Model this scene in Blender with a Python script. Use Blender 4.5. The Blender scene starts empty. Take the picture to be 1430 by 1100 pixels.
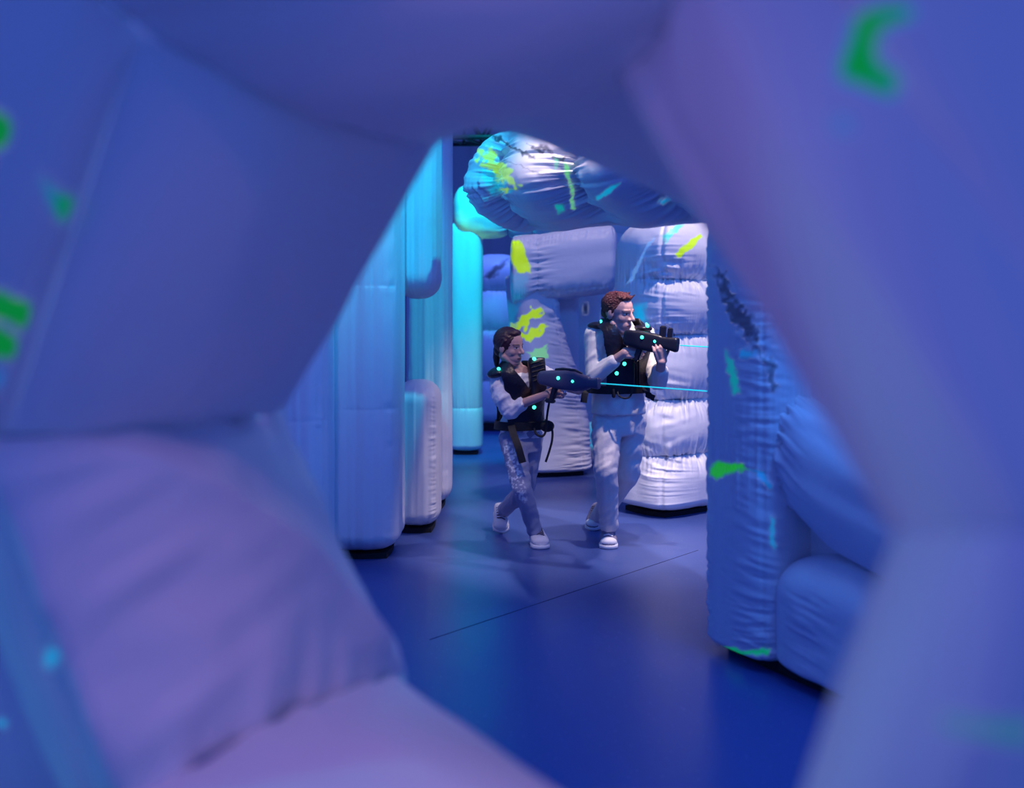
import bpy, bmesh, math, random
import numpy as np
from mathutils import Vector, Matrix
rng = random.Random(7)
SC = bpy.context.scene
COL = SC.collection
F, H, HY, CX = 1390.0, 1.47, 450.0, 715.0      # focal length in pixels, eye height, horizon row, centre column
def W(px, py, d): return Vector(((px-CX)*d/F, d, H-(py-HY)*d/F))
def DF(py): return H*F/(py-HY)                  # distance of a floor point seen on row py
def ZZ(py, d): return H-(py-HY)*d/F
def XX(px, d): return (px-CX)*d/F
# ------------------------------------------------------------------ noise
def vn(x, y, seed=0):
    x = np.asarray(x, float); y = np.asarray(y, float)
    def h(i, j):
        v = np.sin(i*127.1+j*311.7+seed*74.7)*43758.5453
        return v-np.floor(v)
    i = np.floor(x); j = np.floor(y); fx = x-i; fy = y-j
    fx = fx*fx*(3-2*fx); fy = fy*fy*(3-2*fy)
    return ((h(i, j)*(1-fx)+h(i+1, j)*fx)*(1-fy)+(h(i, j+1)*(1-fx)+h(i+1, j+1)*fx)*fy)*2-1
# ------------------------------------------------------------------ materials
def new_mat(name):
    m = bpy.data.materials.new(name); m.use_nodes = True
    nt = m.node_tree; return m, nt, nt.nodes['Principled BSDF']
def simple(name, col, rough=.5, spec=.5, metal=0, emit=None, es=0, bump=None):
    m, nt, b = new_mat(name)
    b.inputs['Base Color'].default_value = (*col, 1); b.inputs['Roughness'].default_value = rough
    b.inputs['Specular IOR Level'].default_value = spec; b.inputs['Metallic'].default_value = metal
    if emit: b.inputs['Emission Color'].default_value = (*emit, 1); b.inputs['Emission Strength'].default_value = es
    if bump:
        tc = nt.nodes.new('ShaderNodeTexCoord'); n = nt.nodes.new('ShaderNodeTexNoise'); bp = nt.nodes.new('ShaderNodeBump')
        n.inputs['Scale'].default_value = bump[0]; n.inputs['Detail'].default_value = 4
        bp.inputs['Strength'].default_value = bump[1]; bp.inputs['Distance'].default_value = bump[2]
        nt.links.new(tc.outputs['Object'], n.inputs['Vector']); nt.links.new(n.outputs['Fac'], bp.inputs['Height'])
        nt.links.new(bp.outputs['Normal'], b.inputs['Normal'])
    return m
def painted(name, col, rough=.45, spec=.35, glow=.55, bump=(9, .25, .02)):
    """surface colour mixed with a 'paint' colour attribute (rgb = paint, a = coverage); bright paint is fluorescent"""
    m, nt, b = new_mat(name); L = nt.links.new
    a = nt.nodes.new('ShaderNodeAttribute'); a.attribute_name = 'paint'
    mx = nt.nodes.new('ShaderNodeMix'); mx.data_type = 'RGBA'
    mx.inputs[6].default_value = (*col, 1)
    L(a.outputs['Color'], mx.inputs[7]); L(a.outputs['Alpha'], mx.inputs[0]); L(mx.outputs[2], b.inputs['Base Color'])
    if glow:
        ml = nt.nodes.new('ShaderNodeMath'); ml.operation = 'MULTIPLY'; ml.inputs[1].default_value = glow
        L(a.outputs['Alpha'], ml.inputs[0]); L(ml.outputs[0], b.inputs['Emission Strength']); L(a.outputs['Color'], b.inputs['Emission Color'])
    b.inputs['Roughness'].default_value = rough; b.inputs['Specular IOR Level'].default_value = spec
    if bump:
        tc = nt.nodes.new('ShaderNodeTexCoord'); n = nt.nodes.new('ShaderNodeTexNoise'); bp = nt.nodes.new('ShaderNodeBump')
        n.inputs['Scale'].default_value = bump[0]; n.inputs['Detail'].default_value = 5
        bp.inputs['Strength'].default_value = bump[1]; bp.inputs['Distance'].default_value = bump[2]
        L(tc.outputs['Object'], n.inputs['Vector']); L(n.outputs['Fac'], bp.inputs['Height']); L(bp.outputs['Normal'], b.inputs['Normal'])
    return m
M_FAB = painted('white_inflatable_fabric', (.80, .80, .84), .42, .35, .5, (14, .22, .012))
M_FORE = painted('white_satin_fabric', (.80, .80, .84), .5, .3, .5, (5, .12, .02))
M_GAP = simple('gap_shadow_black', (.006, .006, .01), .8)  # flat black for the shade between inflatable and floor
M_SKIN = painted('skin', (.60, .36, .33), .45, .4, 0, (60, .1, .004))
M_VEST = simple('black_vest', (.012, .010, .02), .32, .5, bump=(40, .4, .01))
M_WEB = simple('black_webbing', (.010, .010, .016), .6, .4, bump=(160, .5, .003))
M_SWEAT = painted('cream_knit', (.80, .77, .74), .85, .2, 0, (70, .25, .004))
M_TEE = simple('white_cotton', (.82, .82, .86), .8, .2)
M_CHINO = painted('pale_trousers', (.68, .64, .66), .85, .2, 0, (45, .35, .006))
M_JEAN = painted('faded_denim', (.34, .36, .50), .85, .2, 0, (90, .3, .004))
M_BLOUSE = painted('white_blouse', (.86, .85, .88), .7, .25, 0, (30, .5, .012))
M_SHOE = simple('white_shoe', (.80, .78, .80), .6, .3)
M_SNEAK = simple('grey_canvas', (.22, .21, .30), .8, .2)
M_SOLE = simple('white_rubber', (.84, .83, .84), .5, .4)
M_LACE = simple('lace_white', (.85, .84, .86), .7)
M_LACEG = simple('lace_grey', (.10, .09, .15), .7)
M_LACED = simple('lace_dark', (.08, .07, .12), .7)
M_HAIR = simple('dark_brown_hair', (.045, .010, .014), .36, .6, bump=(70, .5, .01))
M_HAIR2 = simple('auburn_hair', (.11, .015, .02), .42, .6, bump=(110, .9, .02))
M_GUNB = simple('black_plastic', (.012, .012, .022), .35, .5)
M_GUNP = simple('violet_grey_plastic', (.075, .07, .14), .4, .5)
M_CHROME = simple('chrome', (.85, .85, .88), .15, .5, 1)
M_LED = simple('led_green_cyan', (.1, .9, .7), .3, .5, 0, (.05, 1, .62), 3)
M_LASER = simple('laser_cyan', (.0, .5, .6), .5, .0, 0, (.03, .62, .78), .75)
M_TRUSS = simple('dark_truss', (.012, .012, .018), .5)

def floor_mat():
    m, nt, b = new_mat('dark_speckled_floor'); L = nt.links.new
    tc = nt.nodes.new('ShaderNodeTexCoord')
    v = nt.nodes.new('ShaderNodeTexVoronoi'); v.inputs['Scale'].default_value = 30; v.feature = 'F1'
    cr = nt.nodes.new('ShaderNodeValToRGB'); cr.color_ramp.elements[0].position = .07; cr.color_ramp.elements[1].position = .11
    cr.color_ramp.elements[0].color = (1, 1, 1, 1); cr.color_ramp.elements[1].color = (0, 0, 0, 1)
    n = nt.nodes.new('ShaderNodeTexNoise'); n.inputs['Scale'].default_value = 6
    n2 = nt.nodes.new('ShaderNodeTexNoise'); n2.inputs['Scale'].default_value = .9; n2.inputs['Detail'].default_value = 5
    gt = nt.nodes.new('ShaderNodeMath'); gt.operation = 'MULTIPLY'
    mx = nt.nodes.new('ShaderNodeMix'); mx.data_type = 'RGBA'
    mx.inputs[6].default_value = (.055, .095, .31, 1); mx.inputs[7].default_value = (.35, .4, .6, 1)
    L(tc.outputs['Object'], v.inputs['Vector']); L(tc.outputs['Object'], n.inputs['Vector']); L(tc.outputs['Object'], n2.inputs['Vector'])
    L(v.outputs['Distance'], cr.inputs[0]); L(cr.outputs[0], gt.inputs[0]); L(n.outputs['Fac'], gt.inputs[1])
    L(gt.outputs[0], mx.inputs[0]); L(mx.outputs[2], b.inputs['Base Color'])
    mr = nt.nodes.new('ShaderNodeMapRange'); mr.inputs[3].default_value = .22; mr.inputs[4].default_value = .42
    L(n2.outputs['Fac'], mr.inputs[0]); L(mr.outputs[0], b.inputs['Roughness'])
    b.inputs['Specular IOR Level'].default_value = .45
    return m
M_FLOOR = floor_mat()
M_CURT = simple('blue_curtain', (.30, .30, .38), .9)
M_JOINT = simple('floor_joint', (.02, .03, .10), .6)
# ------------------------------------------------------------------ object helpers
def link(o, parent=None):
    COL.objects.link(o)
    if parent is not None:
        o.parent = parent
        o.matrix_parent_inverse = Matrix.Translation(-parent.location) if parent.type == 'EMPTY' and parent.parent is None else Matrix.Identity(4)
    return o
def tag(o, label=None, cat=None, group=None, kind=None):
    if label: o['label'] = label
    if cat: o['category'] = cat
    if group: o['group'] = group
    if kind: o['kind'] = kind
    return o
def thing(name, label, cat, loc, group=None):
    e = bpy.data.objects.new(name, None); e.empty_display_size = .1; COL.objects.link(e); e.location = loc
    return tag(e, label, cat, group, 'thing')
def mesh_obj(name, me, mat, parent=None, smooth=True):
    if mat: me.materials.clear(); me.materials.append(mat)
    if smooth: me.polygons.foreach_set('use_smooth', [True]*len(me.polygons))
    return link(bpy.data.objects.new(name, me), parent)
def bm_obj(name, bm, mat, parent=None, smooth=True):
    bmesh.ops.recalc_face_normals(bm, faces=bm.faces)
    me = bpy.data.meshes.new(name); bm.to_mesh(me); bm.free()
    return mesh_obj(name, me, mat, parent, smooth)
def grid_mesh(name, P, wrap_v=False, cap=False):
    """P: (nu,nv,3) -> quad mesh; wrap_v closes the second direction; cap closes both ends with a fan"""
    nu, nv = P.shape[:2]
    idx = np.arange(nu*nv).reshape(nu, nv)
    if wrap_v: idx2 = np.concatenate([idx, idx[:, :1]], 1)
    else: idx2 = idx
    q = np.stack([idx2[:-1, :-1], idx2[1:, :-1], idx2[1:, 1:], idx2[:-1, 1:]], -1).reshape(-1, 4).tolist()
    verts = P.reshape(-1, 3).tolist()
    if cap:
        a = len(verts); verts.append(P[0].mean(0).tolist()); verts.append(P[-1].mean(0).tolist())
        for j in range(nv):
            k = (j+1) % nv
            q.append([a, int(idx[0, j]), int(idx[0, k])]); q.append([a+1, int(idx[-1, k]), int(idx[-1, j])])
    me = bpy.data.meshes.new(name); me.from_pydata(verts, [], q); me.update()
    bm = bmesh.new(); bm.from_mesh(me); bmesh.ops.recalc_face_normals(bm, faces=bm.faces); bm.to_mesh(me); bm.free()
    return me
# ------------------------------------------------------------------ paint on a surface
def vcoords(o):
    n = len(o.data.vertices); a = np.empty(n*3); o.data.vertices.foreach_get('co', a); return a.reshape(-1, 3)
def vnormals(o):
    n = len(o.data.vertices); a = np.empty(n*3); o.data.vertices.foreach_get('normal', a); return a.reshape(-1, 3)
def set_paint(o, rgba):
    at = o.data.color_attributes.get('paint') or o.data.color_attributes.new('paint', 'FLOAT_COLOR', 'POINT')
    at.data.foreach_set('color', np.clip(rgba, 0, 1).astype(np.float32).ravel())
def paint(o, spots, anyside=False):
    """spots: (polygon outline, colour, roughness of edge, softness, strength); outlines are marked out on the side of the fabric
    that faces the arena entrance, as seen from the entrance"""
    co = vcoords(o); no = vnormals(o)
    view = co-np.array([0, 0, H]); face = ((no*view).sum(1) < 0) | anyside
    px = CX+co[:, 0]/co[:, 1]*F; py = HY-(co[:, 2]-H)/co[:, 1]*F
    rgba = np.zeros((len(co), 4)); rgba[:, :3] = .8
    for poly, colr, rough, soft, strg in spots:
        qx = px+rough*vn(px/7, py/7, 3)+.5*rough*vn(px/3, py/3, 5); qy = py+rough*vn(px/7, py/7, 9)+.5*rough*vn(px/3, py/3, 6)
        n = len(poly); inside = np.zeros(len(co), bool); dist = np.full(len(co), 1e9)
        for i in range(n):
            (x1, y1), (x2, y2) = poly[i], poly[(i+1) % n]
            c = ((y1 > qy) != (y2 > qy)) & (qx < (x2-x1)*(qy-y1)/((y2-y1) if y2 != y1 else 1e-9)+x1)
            inside ^= c
            L2 = (x2-x1)**2+(y2-y1)**2+1e-9
            t = np.clip(((qx-x1)*(x2-x1)+(qy-y1)*(y2-y1))/L2, 0, 1)
            dist = np.minimum(dist, np.hypot(qx-x1-t*(x2-x1), qy-y1-t*(y2-y1)))
        sd = np.where(inside, dist, -dist)
        m = np.clip(.5+sd/(2*soft), 0, 1)*strg*face
        k = m[:, None]
        tot = rgba[:, 3]+m-rgba[:, 3]*m
        rgba[:, :3] = np.where(tot[:, None] > 1e-6, (rgba[:, :3]*(rgba[:, 3:4]*(1-k))+np.array(colr)*k)/np.maximum(tot[:, None], 1e-6), rgba[:, :3])
        rgba[:, 3] = tot
    set_paint(o, rgba)
YEL = (.55, .85, .0); GRN = (.0, .42, .06); CYN = (.0, .55, .75); TEAL = (.0, .45, .35); INK = (.01, .01, .03); BLU = (.0, .28, .62)
# ------------------------------------------------------------------ inflatable tubes
def catm(P, n):
    """Catmull-Rom through rows of P, n samples"""
    P = np.asarray(P, float); k = len(P); t = np.linspace(0, k-1, n) if np.isscalar(n) else np.asarray(n)*(k-1)
    i = np.clip(np.floor(t).astype(int), 0, k-2); f = (t-i)[:, None]
    p0 = P[np.maximum(i-1, 0)]; p1 = P[i]; p2 = P[i+1]; p3 = P[np.minimum(i+2, k-1)]
    return .5*((2*p1)+(-p0+p2)*f+(2*p0-5*p1+4*p2-p3)*f*f+(-p0+3*p1-3*p2+p3)*f**3)
def inflated(name, path, e1, e2, a, b, parent, n=3.2, seams=(), pinch=.10, wr=.012, wfreq=16, round0=.15, round1=.15, nt=150, nth=150,
             mat=None, seed=1, corner=(), cw=.008, pf=None, scale=None, powr=2.3, ring=.0, cfreq=26, cseam=False, flute=0, bexp=.5):
    """an air-filled tube along path; e1,e2 section axes, a,b half sizes; seams = fractions where it is stitched and pinched"""
    path = np.asarray([tuple(p) for p in path], float)
    ts = np.linspace(0, 1, nt); ts = .5*ts+.5*(.5-.5*np.cos(np.pi*ts))
    extra = [s+k*.004 for s in seams for k in (-3, -2, -1, 0, 1, 2, 3)]
    ts = np.unique(np.clip(np.concatenate([ts, extra]), 0, 1)) if len(seams) else ts
    C = catm(path, ts) if len(path) > 2 else path[0]+(path[1]-path[0])*ts[:, None]
    ln = float(np.linalg.norm(np.diff(C, axis=0), axis=1).sum())
    e1 = np.asarray(tuple(e1), float); e2 = np.asarray(tuple(e2), float)
    th = np.linspace(0, 2*np.pi, nth, endpoint=False)
    c, s = np.cos(th), np.sin(th)
    r = (np.abs(c)**n+np.abs(s)**n)**(-1/n)
    d = ts*ln
    q0 = np.clip(d/max(round0, 1e-4), 0, 1); q1 = np.clip((ln-d)/max(round1, 1e-4), 0, 1)
    S = ((1-(1-q0)**powr)**(1/powr))*((1-(1-q1)**powr)**(1/powr))
    bul = np.ones(len(ts))
    if len(seams):
        ed = np.array([0]+list(seams)+[1.0])
        k = np.clip(np.searchsorted(ed, ts, side='right')-1, 0, len(ed)-2)
        u = (ts-ed[k])/(ed[k+1]-ed[k])
        u = np.where((k == 0) & (u < .5), .5, u); u = np.where((k == len(ed)-2) & (u > .5), .5, u)
        bul = np.clip(4*u*(1-u), 0, 1)**bexp
    T, TH = np.meshgrid(ts, th, indexing='ij')
    PF = pf(TH) if pf is not None else 1.0
    B = bul[:, None]
    sc = S[:, None]*(1-pinch*PF*(1-B))
    if scale is not None: sc = sc*scale(ts)[:, None]
    w = wr*(1-B)**1.1*(vn(TH*wfreq/1.0, T*6, seed)+.6*vn(TH*wfreq*2.3, T*9, seed+4))*(.35+.65*PF)
    w = w+.35*wr*vn(TH*3, T*ln*3, seed+8)
    for cth, cwid in corner:
        dth = np.abs((TH-cth+np.pi) % (2*np.pi)-np.pi)
        w = w+cw*np.exp(-(dth/cwid)**2)*(vn(T*ln*cfreq+TH*5*vn(T*ln*2.3, T*0, seed+13), TH*2, seed+11)+.7*vn(T*ln*cfreq*2.3+TH*3, TH*2, seed+12))*((1-B)**.6*1.4+.15 if cseam else 1)
        w = w-cw*.9*np.exp(-(dth/.035)**2)
    if flute: w = w+flute*(vn(TH*4.5, T*.6, seed+30)+.5*vn(TH*10, T*.8, seed+31))
    if ring: w = w-ring*(np.minimum(q0, q1)[:, None] < 1)*(vn(TH*14, T*0, seed+20)*.5+.5)*(1-np.minimum(q0, q1)[:, None])
    O = r[None, :, None]*(c[None, :, None]*e1*a+s[None, :, None]*e2*b)
    on = O/np.linalg.norm(O, axis=2, keepdims=True)
    P = C[:, None, :]+O*sc[:, :, None]+on*(w*S[:, None])[:, :, None]
    me = grid_mesh(name, P, True, True)
    return mesh_obj(name, me, mat or M_FAB, parent)
X, Y, Zv = Vector((1, 0, 0)), Vector((0, 1, 0)), Vector((0, 0, 1))
def rot(deg): a = math.radians(deg); return Vector((math.cos(a), math.sin(a), 0)), Vector((-math.sin(a), math.cos(a), 0))
def column(name, cx, cy, z0, z1, a, b, parent, deg=0, seamz=(), **k):
    e1, e2 = rot(deg)
    se = [(z-z0)/(z1-z0) for z in seamz]
    return inflated(name, [(cx, cy, z0), (cx, cy, z1)], e1, e2, a, b, parent, seams=se, **k)
def gap_shadow(parent, cx, cy, a, b, deg=0, h=.034):  # black plate drawn in place of the shadow gap under an inflatable
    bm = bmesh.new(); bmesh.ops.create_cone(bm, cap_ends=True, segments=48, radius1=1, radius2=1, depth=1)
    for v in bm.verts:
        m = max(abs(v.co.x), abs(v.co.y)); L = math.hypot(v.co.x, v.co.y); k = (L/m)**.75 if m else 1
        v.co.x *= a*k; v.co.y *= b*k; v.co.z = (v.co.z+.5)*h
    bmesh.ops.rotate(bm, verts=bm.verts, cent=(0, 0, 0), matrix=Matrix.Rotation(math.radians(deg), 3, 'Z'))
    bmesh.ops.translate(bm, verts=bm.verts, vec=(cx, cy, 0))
    return bm_obj('gap_shadow', bm, M_GAP, parent, False)
def box(bm, c, s, R=None):
    r = bmesh.ops.create_cube(bm, size=1)['verts']
    for v in r:
        p = Vector((v.co.x*s[0], v.co.y*s[1], v.co.z*s[2]))
        v.co = (R @ p if R else p)+Vector(c)
    return r
#@@SETTING
# ================================================================== the hall
bm = bmesh.new(); box(bm, (0, 8, -.05), (24, 24, .1)); tag(bm_obj('floor', bm, M_FLOOR, None, False), kind='structure')
n = 700; xs = np.linspace(-11, 11, n); yy = 18+.05*np.abs(np.sin(xs*9)); P = np.zeros((2, n, 3)); P[:, :, 0] = xs; P[:, :, 1] = yy; P[1, :, 2] = 5.5
tag(mesh_obj('wall_back', grid_mesh('wall_back', P), M_CURT), kind='structure')
bm = bmesh.new(); box(bm, (0, 15, 5.45), (22, 6.5, .08)); tag(bm_obj('ceiling', bm, M_TRUSS, None, False), kind='structure')
def joint(p, q):
    bm = bmesh.new(); p = Vector(p); q = Vector(q); d = (q-p); m = (p+q)/2
    box(bm, (m.x, m.y, .0006), (d.length, .005, .0012), Matrix.Rotation(math.atan2(d.y, d.x), 3, 'Z'))
    return tag(bm_obj('trim_1', bm, M_JOINT, None, False), kind='structure')
p, q = W(600, 893, DF(893)), W(975, 768, DF(768)); joint((p.x, p.y, 0), (q.x, q.y, 0))
# overhead lighting truss
def rod(bm, p, q, r, seg=10, r2=None):
    p = Vector(p); q = Vector(q); d = q-p
    res = bmesh.ops.create_cone(bm, cap_ends=True, segments=seg, radius1=r, radius2=r if r2 is None else r2, depth=d.length)
    R = d.to_track_quat('Z', 'Y').to_matrix()
    for v in res['verts']: v.co = R @ v.co+(p+q)/2
tr = thing('lighting_truss', 'dark metal lighting truss high above the arch beam under the ceiling', 'truss', W(720, 150, 11))
for i, (dy, dz) in enumerate(((-.2, 0), (.2, 0), (-.2, .4), (.2, .4))):
    bm = bmesh.new(); a = W(560, 196, 11); b_ = W(900, 196, 11); o = Vector((0, dy, dz)); rod(bm, a+o, b_+o, .03); bm_obj('chord', bm, M_TRUSS, tr)
bm = bmesh.new(); k = 12
for i in range(k):
    a = W(560, 196, 11); b_ = W(900, 196, 11); p0 = a.lerp(b_, i/k); p1 = a.lerp(b_, (i+1)/k)
    for dy in (-.2, .2):
        o = Vector((0, dy, 0)); u = Vector((0, 0, .4)); rod(bm, p0+o+(u if i % 2 else u*0), p1+o+(u*0 if i % 2 else u), .016)
    rod(bm, p0+Vector((0, -.2, 0)), p1+Vector((0, .2, 0)), .016)
bm_obj('lattice', bm, M_TRUSS, tr)
for px in (648, 800): bm = bmesh.new(); rod(bm, W(px, 200, 10.95), W(px, -85, 10.95), .015); bm_obj('hanger', bm, M_TRUSS, tr)
for px in (745,):
    c = W(px, 205 if px < 700 else 186, 10.6); bm = bmesh.new(); rod(bm, c+Vector((0, 0, .16)), c-Vector((.0, .0, .14)), .11, 20, .13); rod(bm, c+Vector((0, .2, .3)), c+Vector((0, 0, .1)), .02)
    bm_obj('spotlight_can', bm, M_TRUSS, tr)
#@@INFL
# ================================================================== inflatable obstacles
# --- wall of columns on the left side, running away from the entrance
lw = thing('inflatable_wall', 'tall white column wall on the left with a sill and lintel, washed cyan', 'inflatable', (XX(520, 6.4), 6.4, 0))
d = 6.1
cor = ((math.pi/4, .16), (3*math.pi/4, .16), (5*math.pi/4, .16), (7*math.pi/4, .16))
def vcol(name, px0, px1, yb, d, ytop=None, ztop=3.5, ybot=None, b=.25, seams=(), n=3.0, r0=.16, r1=.16, parent=lw, deg=0, **k):
    z0 = ZZ(yb, d) if yb else .04
    z1 = ZZ(ytop, d) if ytop else ztop
    a = (px1-px0)/2*d/F; cx = XX((px0+px1)/2, d)*(1+.4*b/d)
    o = column(name, cx, d+b, max(z0, .028), z1, a, b, parent, deg, [ZZ(y, d) for y in seams], n=n, round0=r0, round1=r1, **k)
    return o, cx
o, cx = vcol('column', 453, 558, 785, 6.1, seams=(572, 400), pinch=.02, wr=.006, r0=.13, seed=3, n=3.6, b=.3, corner=cor, cw=.003, flute=.011); gap_shadow(lw, cx, 6.4, .17, .22)
o, cx = vcol('column', 345, 458, 812, 5.72, seams=(590, 405), pinch=.02, wr=.006, r0=.13, seed=4, n=3.2, b=.26, corner=cor, cw=.003, flute=.011); gap_shadow(lw, cx, 5.98, .18, .2)
o, cx = vcol('column', 566, 630, 715, 7.75, seams=(547, 408), pinch=.02, wr=.005, r0=.16, seed=5, n=3.4, b=.3, corner=cor, cw=.003, flute=.011); gap_shadow(lw, cx, 8.05, .12, .22)
o, cx = vcol('sill_cushion', 548, 613, 749, 6.86, ytop=533, r1=.16, r0=.12, pinch=.03, wr=.008, seed=6, n=3.2, b=.32, corner=cor, cw=.006, flute=.008); gap_shadow(lw, cx, 7.18, .12, .24)
o, cx = vcol('lintel', 548, 614, 416, 6.6, r0=.17, pinch=.03, wr=.006, seed=7, n=3.2, b=.3, corner=cor, cw=.003, flute=.011)
# --- cyan lit arch far behind it
ca = thing('inflatable_arch', 'slim white arch glowing cyan behind the left column wall', 'inflatable', (XX(651, 11.2), 11.2, 0))
d = 11.0
o, cx = vcol('leg', 626, 674, 634, d, ytop=300, seams=(571,), pinch=.10, wr=.012, seed=8, n=3.2, b=.22, parent=ca, r0=.08, r1=.2); gap_shadow(ca, cx, d+.22, .14, .17)
o, cx = vcol('leg', 836, 884, 634, d, ytop=300, seams=(571,), pinch=.10, wr=.012, seed=18, n=3.2, b=.22, parent=ca, r0=.12, r1=.2); gap_shadow(ca, cx, d+.22, .14, .17)
o = inflated('beam', [W(632, 297, d+.2), W(890, 297, d+.2)], Y, Zv, .27, .30, ca, n=2.6, seams=(.30, .43, .56, .72), pinch=.28, wr=.03, seed=9, round0=.16, round1=.16, wfreq=10)
paint(o, [([(640, 300), (668, 318), (700, 330), (668, 336), (640, 330)], (.3, .9, .3), 3, 8, .5)])
# --- lobed wall at the very back
bw = thing('inflatable_wall', 'distant white lobed wall between the cyan arch and the yellow-splashed arch leg', 'inflatable', (XX(700, 13.5), 13.7, 0))
o, cx = vcol('lobe_stack', 650, 735, 597, 13.4, ytop=352, seams=(531, 460, 405), pinch=.22, wr=.03, seed=10, n=3.4, b=.4, parent=bw, r0=.2, r1=.3); gap_shadow(bw, cx, 13.8, .38, .36, h=.10)
paint(o, [([(676, 388), (690, 372), (712, 362), (700, 376), (684, 392)], INK, 3, 2, .8)])
# --- arch behind the players: left leg, lintel, inner panels
ar = thing('inflatable_arch', 'white arch with yellow paint splashes on its leg behind the dark-haired woman', 'inflatable', (XX(770, 9.8), 9.7, 0))
d = 9.4
def leg_scale(ts): return np.interp(ts, [0, .25, .5, .75, 1], [1.0, .98, .86, .66, .62])
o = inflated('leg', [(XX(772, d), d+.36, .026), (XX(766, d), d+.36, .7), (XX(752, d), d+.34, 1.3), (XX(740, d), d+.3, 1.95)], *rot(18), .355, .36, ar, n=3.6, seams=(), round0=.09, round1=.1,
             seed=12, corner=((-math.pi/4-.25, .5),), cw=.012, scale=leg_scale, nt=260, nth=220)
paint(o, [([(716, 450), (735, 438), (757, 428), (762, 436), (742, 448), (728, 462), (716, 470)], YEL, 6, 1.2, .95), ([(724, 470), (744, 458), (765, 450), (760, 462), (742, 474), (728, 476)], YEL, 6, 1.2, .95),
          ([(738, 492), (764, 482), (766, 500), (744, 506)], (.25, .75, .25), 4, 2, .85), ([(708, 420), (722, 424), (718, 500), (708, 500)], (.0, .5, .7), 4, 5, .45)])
gap_shadow(ar, XX(772, d), d+.36, .26, .27, 18)
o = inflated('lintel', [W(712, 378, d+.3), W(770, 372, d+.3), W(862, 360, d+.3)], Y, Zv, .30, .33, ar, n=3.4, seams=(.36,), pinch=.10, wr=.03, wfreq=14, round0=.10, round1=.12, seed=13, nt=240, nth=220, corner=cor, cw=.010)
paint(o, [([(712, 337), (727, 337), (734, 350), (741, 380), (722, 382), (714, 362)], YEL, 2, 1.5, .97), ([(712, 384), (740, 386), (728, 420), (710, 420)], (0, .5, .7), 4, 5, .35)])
def slab(name, px0, px1, py0, d, thick, parent, mat=None, seed=1, ybot=None):
    z1 = ZZ(py0, d); x0, x1 = XX(px0, d), XX(px1, d)
    return column(name, (x0+x1)/2, d+thick, .04 if ybot is None else ZZ(ybot, d), z1, (x1-x0)/2, thick, parent, n=6, round0=.08, round1=.08, seed=seed, wr=.004, nt=60, nth=80)
slab('inner_panel', 762, 809, 390, 9.95, .12, ar, seed=2)
o = slab('inner_panel', 800, 880, 385, 10.35, .2, ar, seed=3)
paint(o, [([(812, 424), (821, 424), (820, 438), (813, 436)], INK, 1, 1, .7), ([(838, 440), (850, 425), (852, 432), (840, 450)], INK, 1, 1, .5)])
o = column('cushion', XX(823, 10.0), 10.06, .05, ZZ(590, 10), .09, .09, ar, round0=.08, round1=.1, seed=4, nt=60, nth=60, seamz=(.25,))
paint(o, [([(812, 585), (832, 585), (832, 625), (812, 632)], CYN, 2, 6, .6), ([(812, 630), (830, 622), (832, 640), (814, 640)], INK, 1, 2, .4)])  # cyan light falling on the cushion, put into its colour
# --- stacked lobes right behind the man
st = thing('inflatable_tower', 'broad white tower of stacked puckered lobes behind the man with the black gun', 'inflatable', (XX(930, 7.8), 7.8, 0))
d = 7.3
def pfr(TH): return .08+.92*np.clip(np.cos(TH+math.radians(80))*1.4, 0, 1)
zt = ZZ(292, d+.1)
o = column('lobe_stack', 1.30, 7.86, .026, zt, .50, .32, st, 38, [ZZ(y, d) for y in (642, 562, 468, 388)], n=3.8, pinch=.34, wr=.05, wfreq=22, round0=.10, round1=.34, seed=15, nt=360, nth=420, pf=pfr, bexp=.6,
           corner=((math.radians(-138), .42),), cw=.020, cfreq=11, cseam=True)
ST = o
paint(o, [([(925, 330), (945, 313), (956, 310), (950, 318), (930, 340)], (.05, .75, .55), 3, 1.5, .85), ([(944, 354), (960, 338), (976, 326), (980, 330), (968, 346), (948, 360)], YEL, 2, 1.2, .95),
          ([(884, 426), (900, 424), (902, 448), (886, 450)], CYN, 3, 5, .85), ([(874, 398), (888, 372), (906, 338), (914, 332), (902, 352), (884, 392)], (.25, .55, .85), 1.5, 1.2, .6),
          ([(852, 312), (862, 310), (856, 330), (852, 360)], INK, 2, 2, .5)])
gap_shadow(st, 1.31, 7.88, .40, .23, 38)
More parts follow.
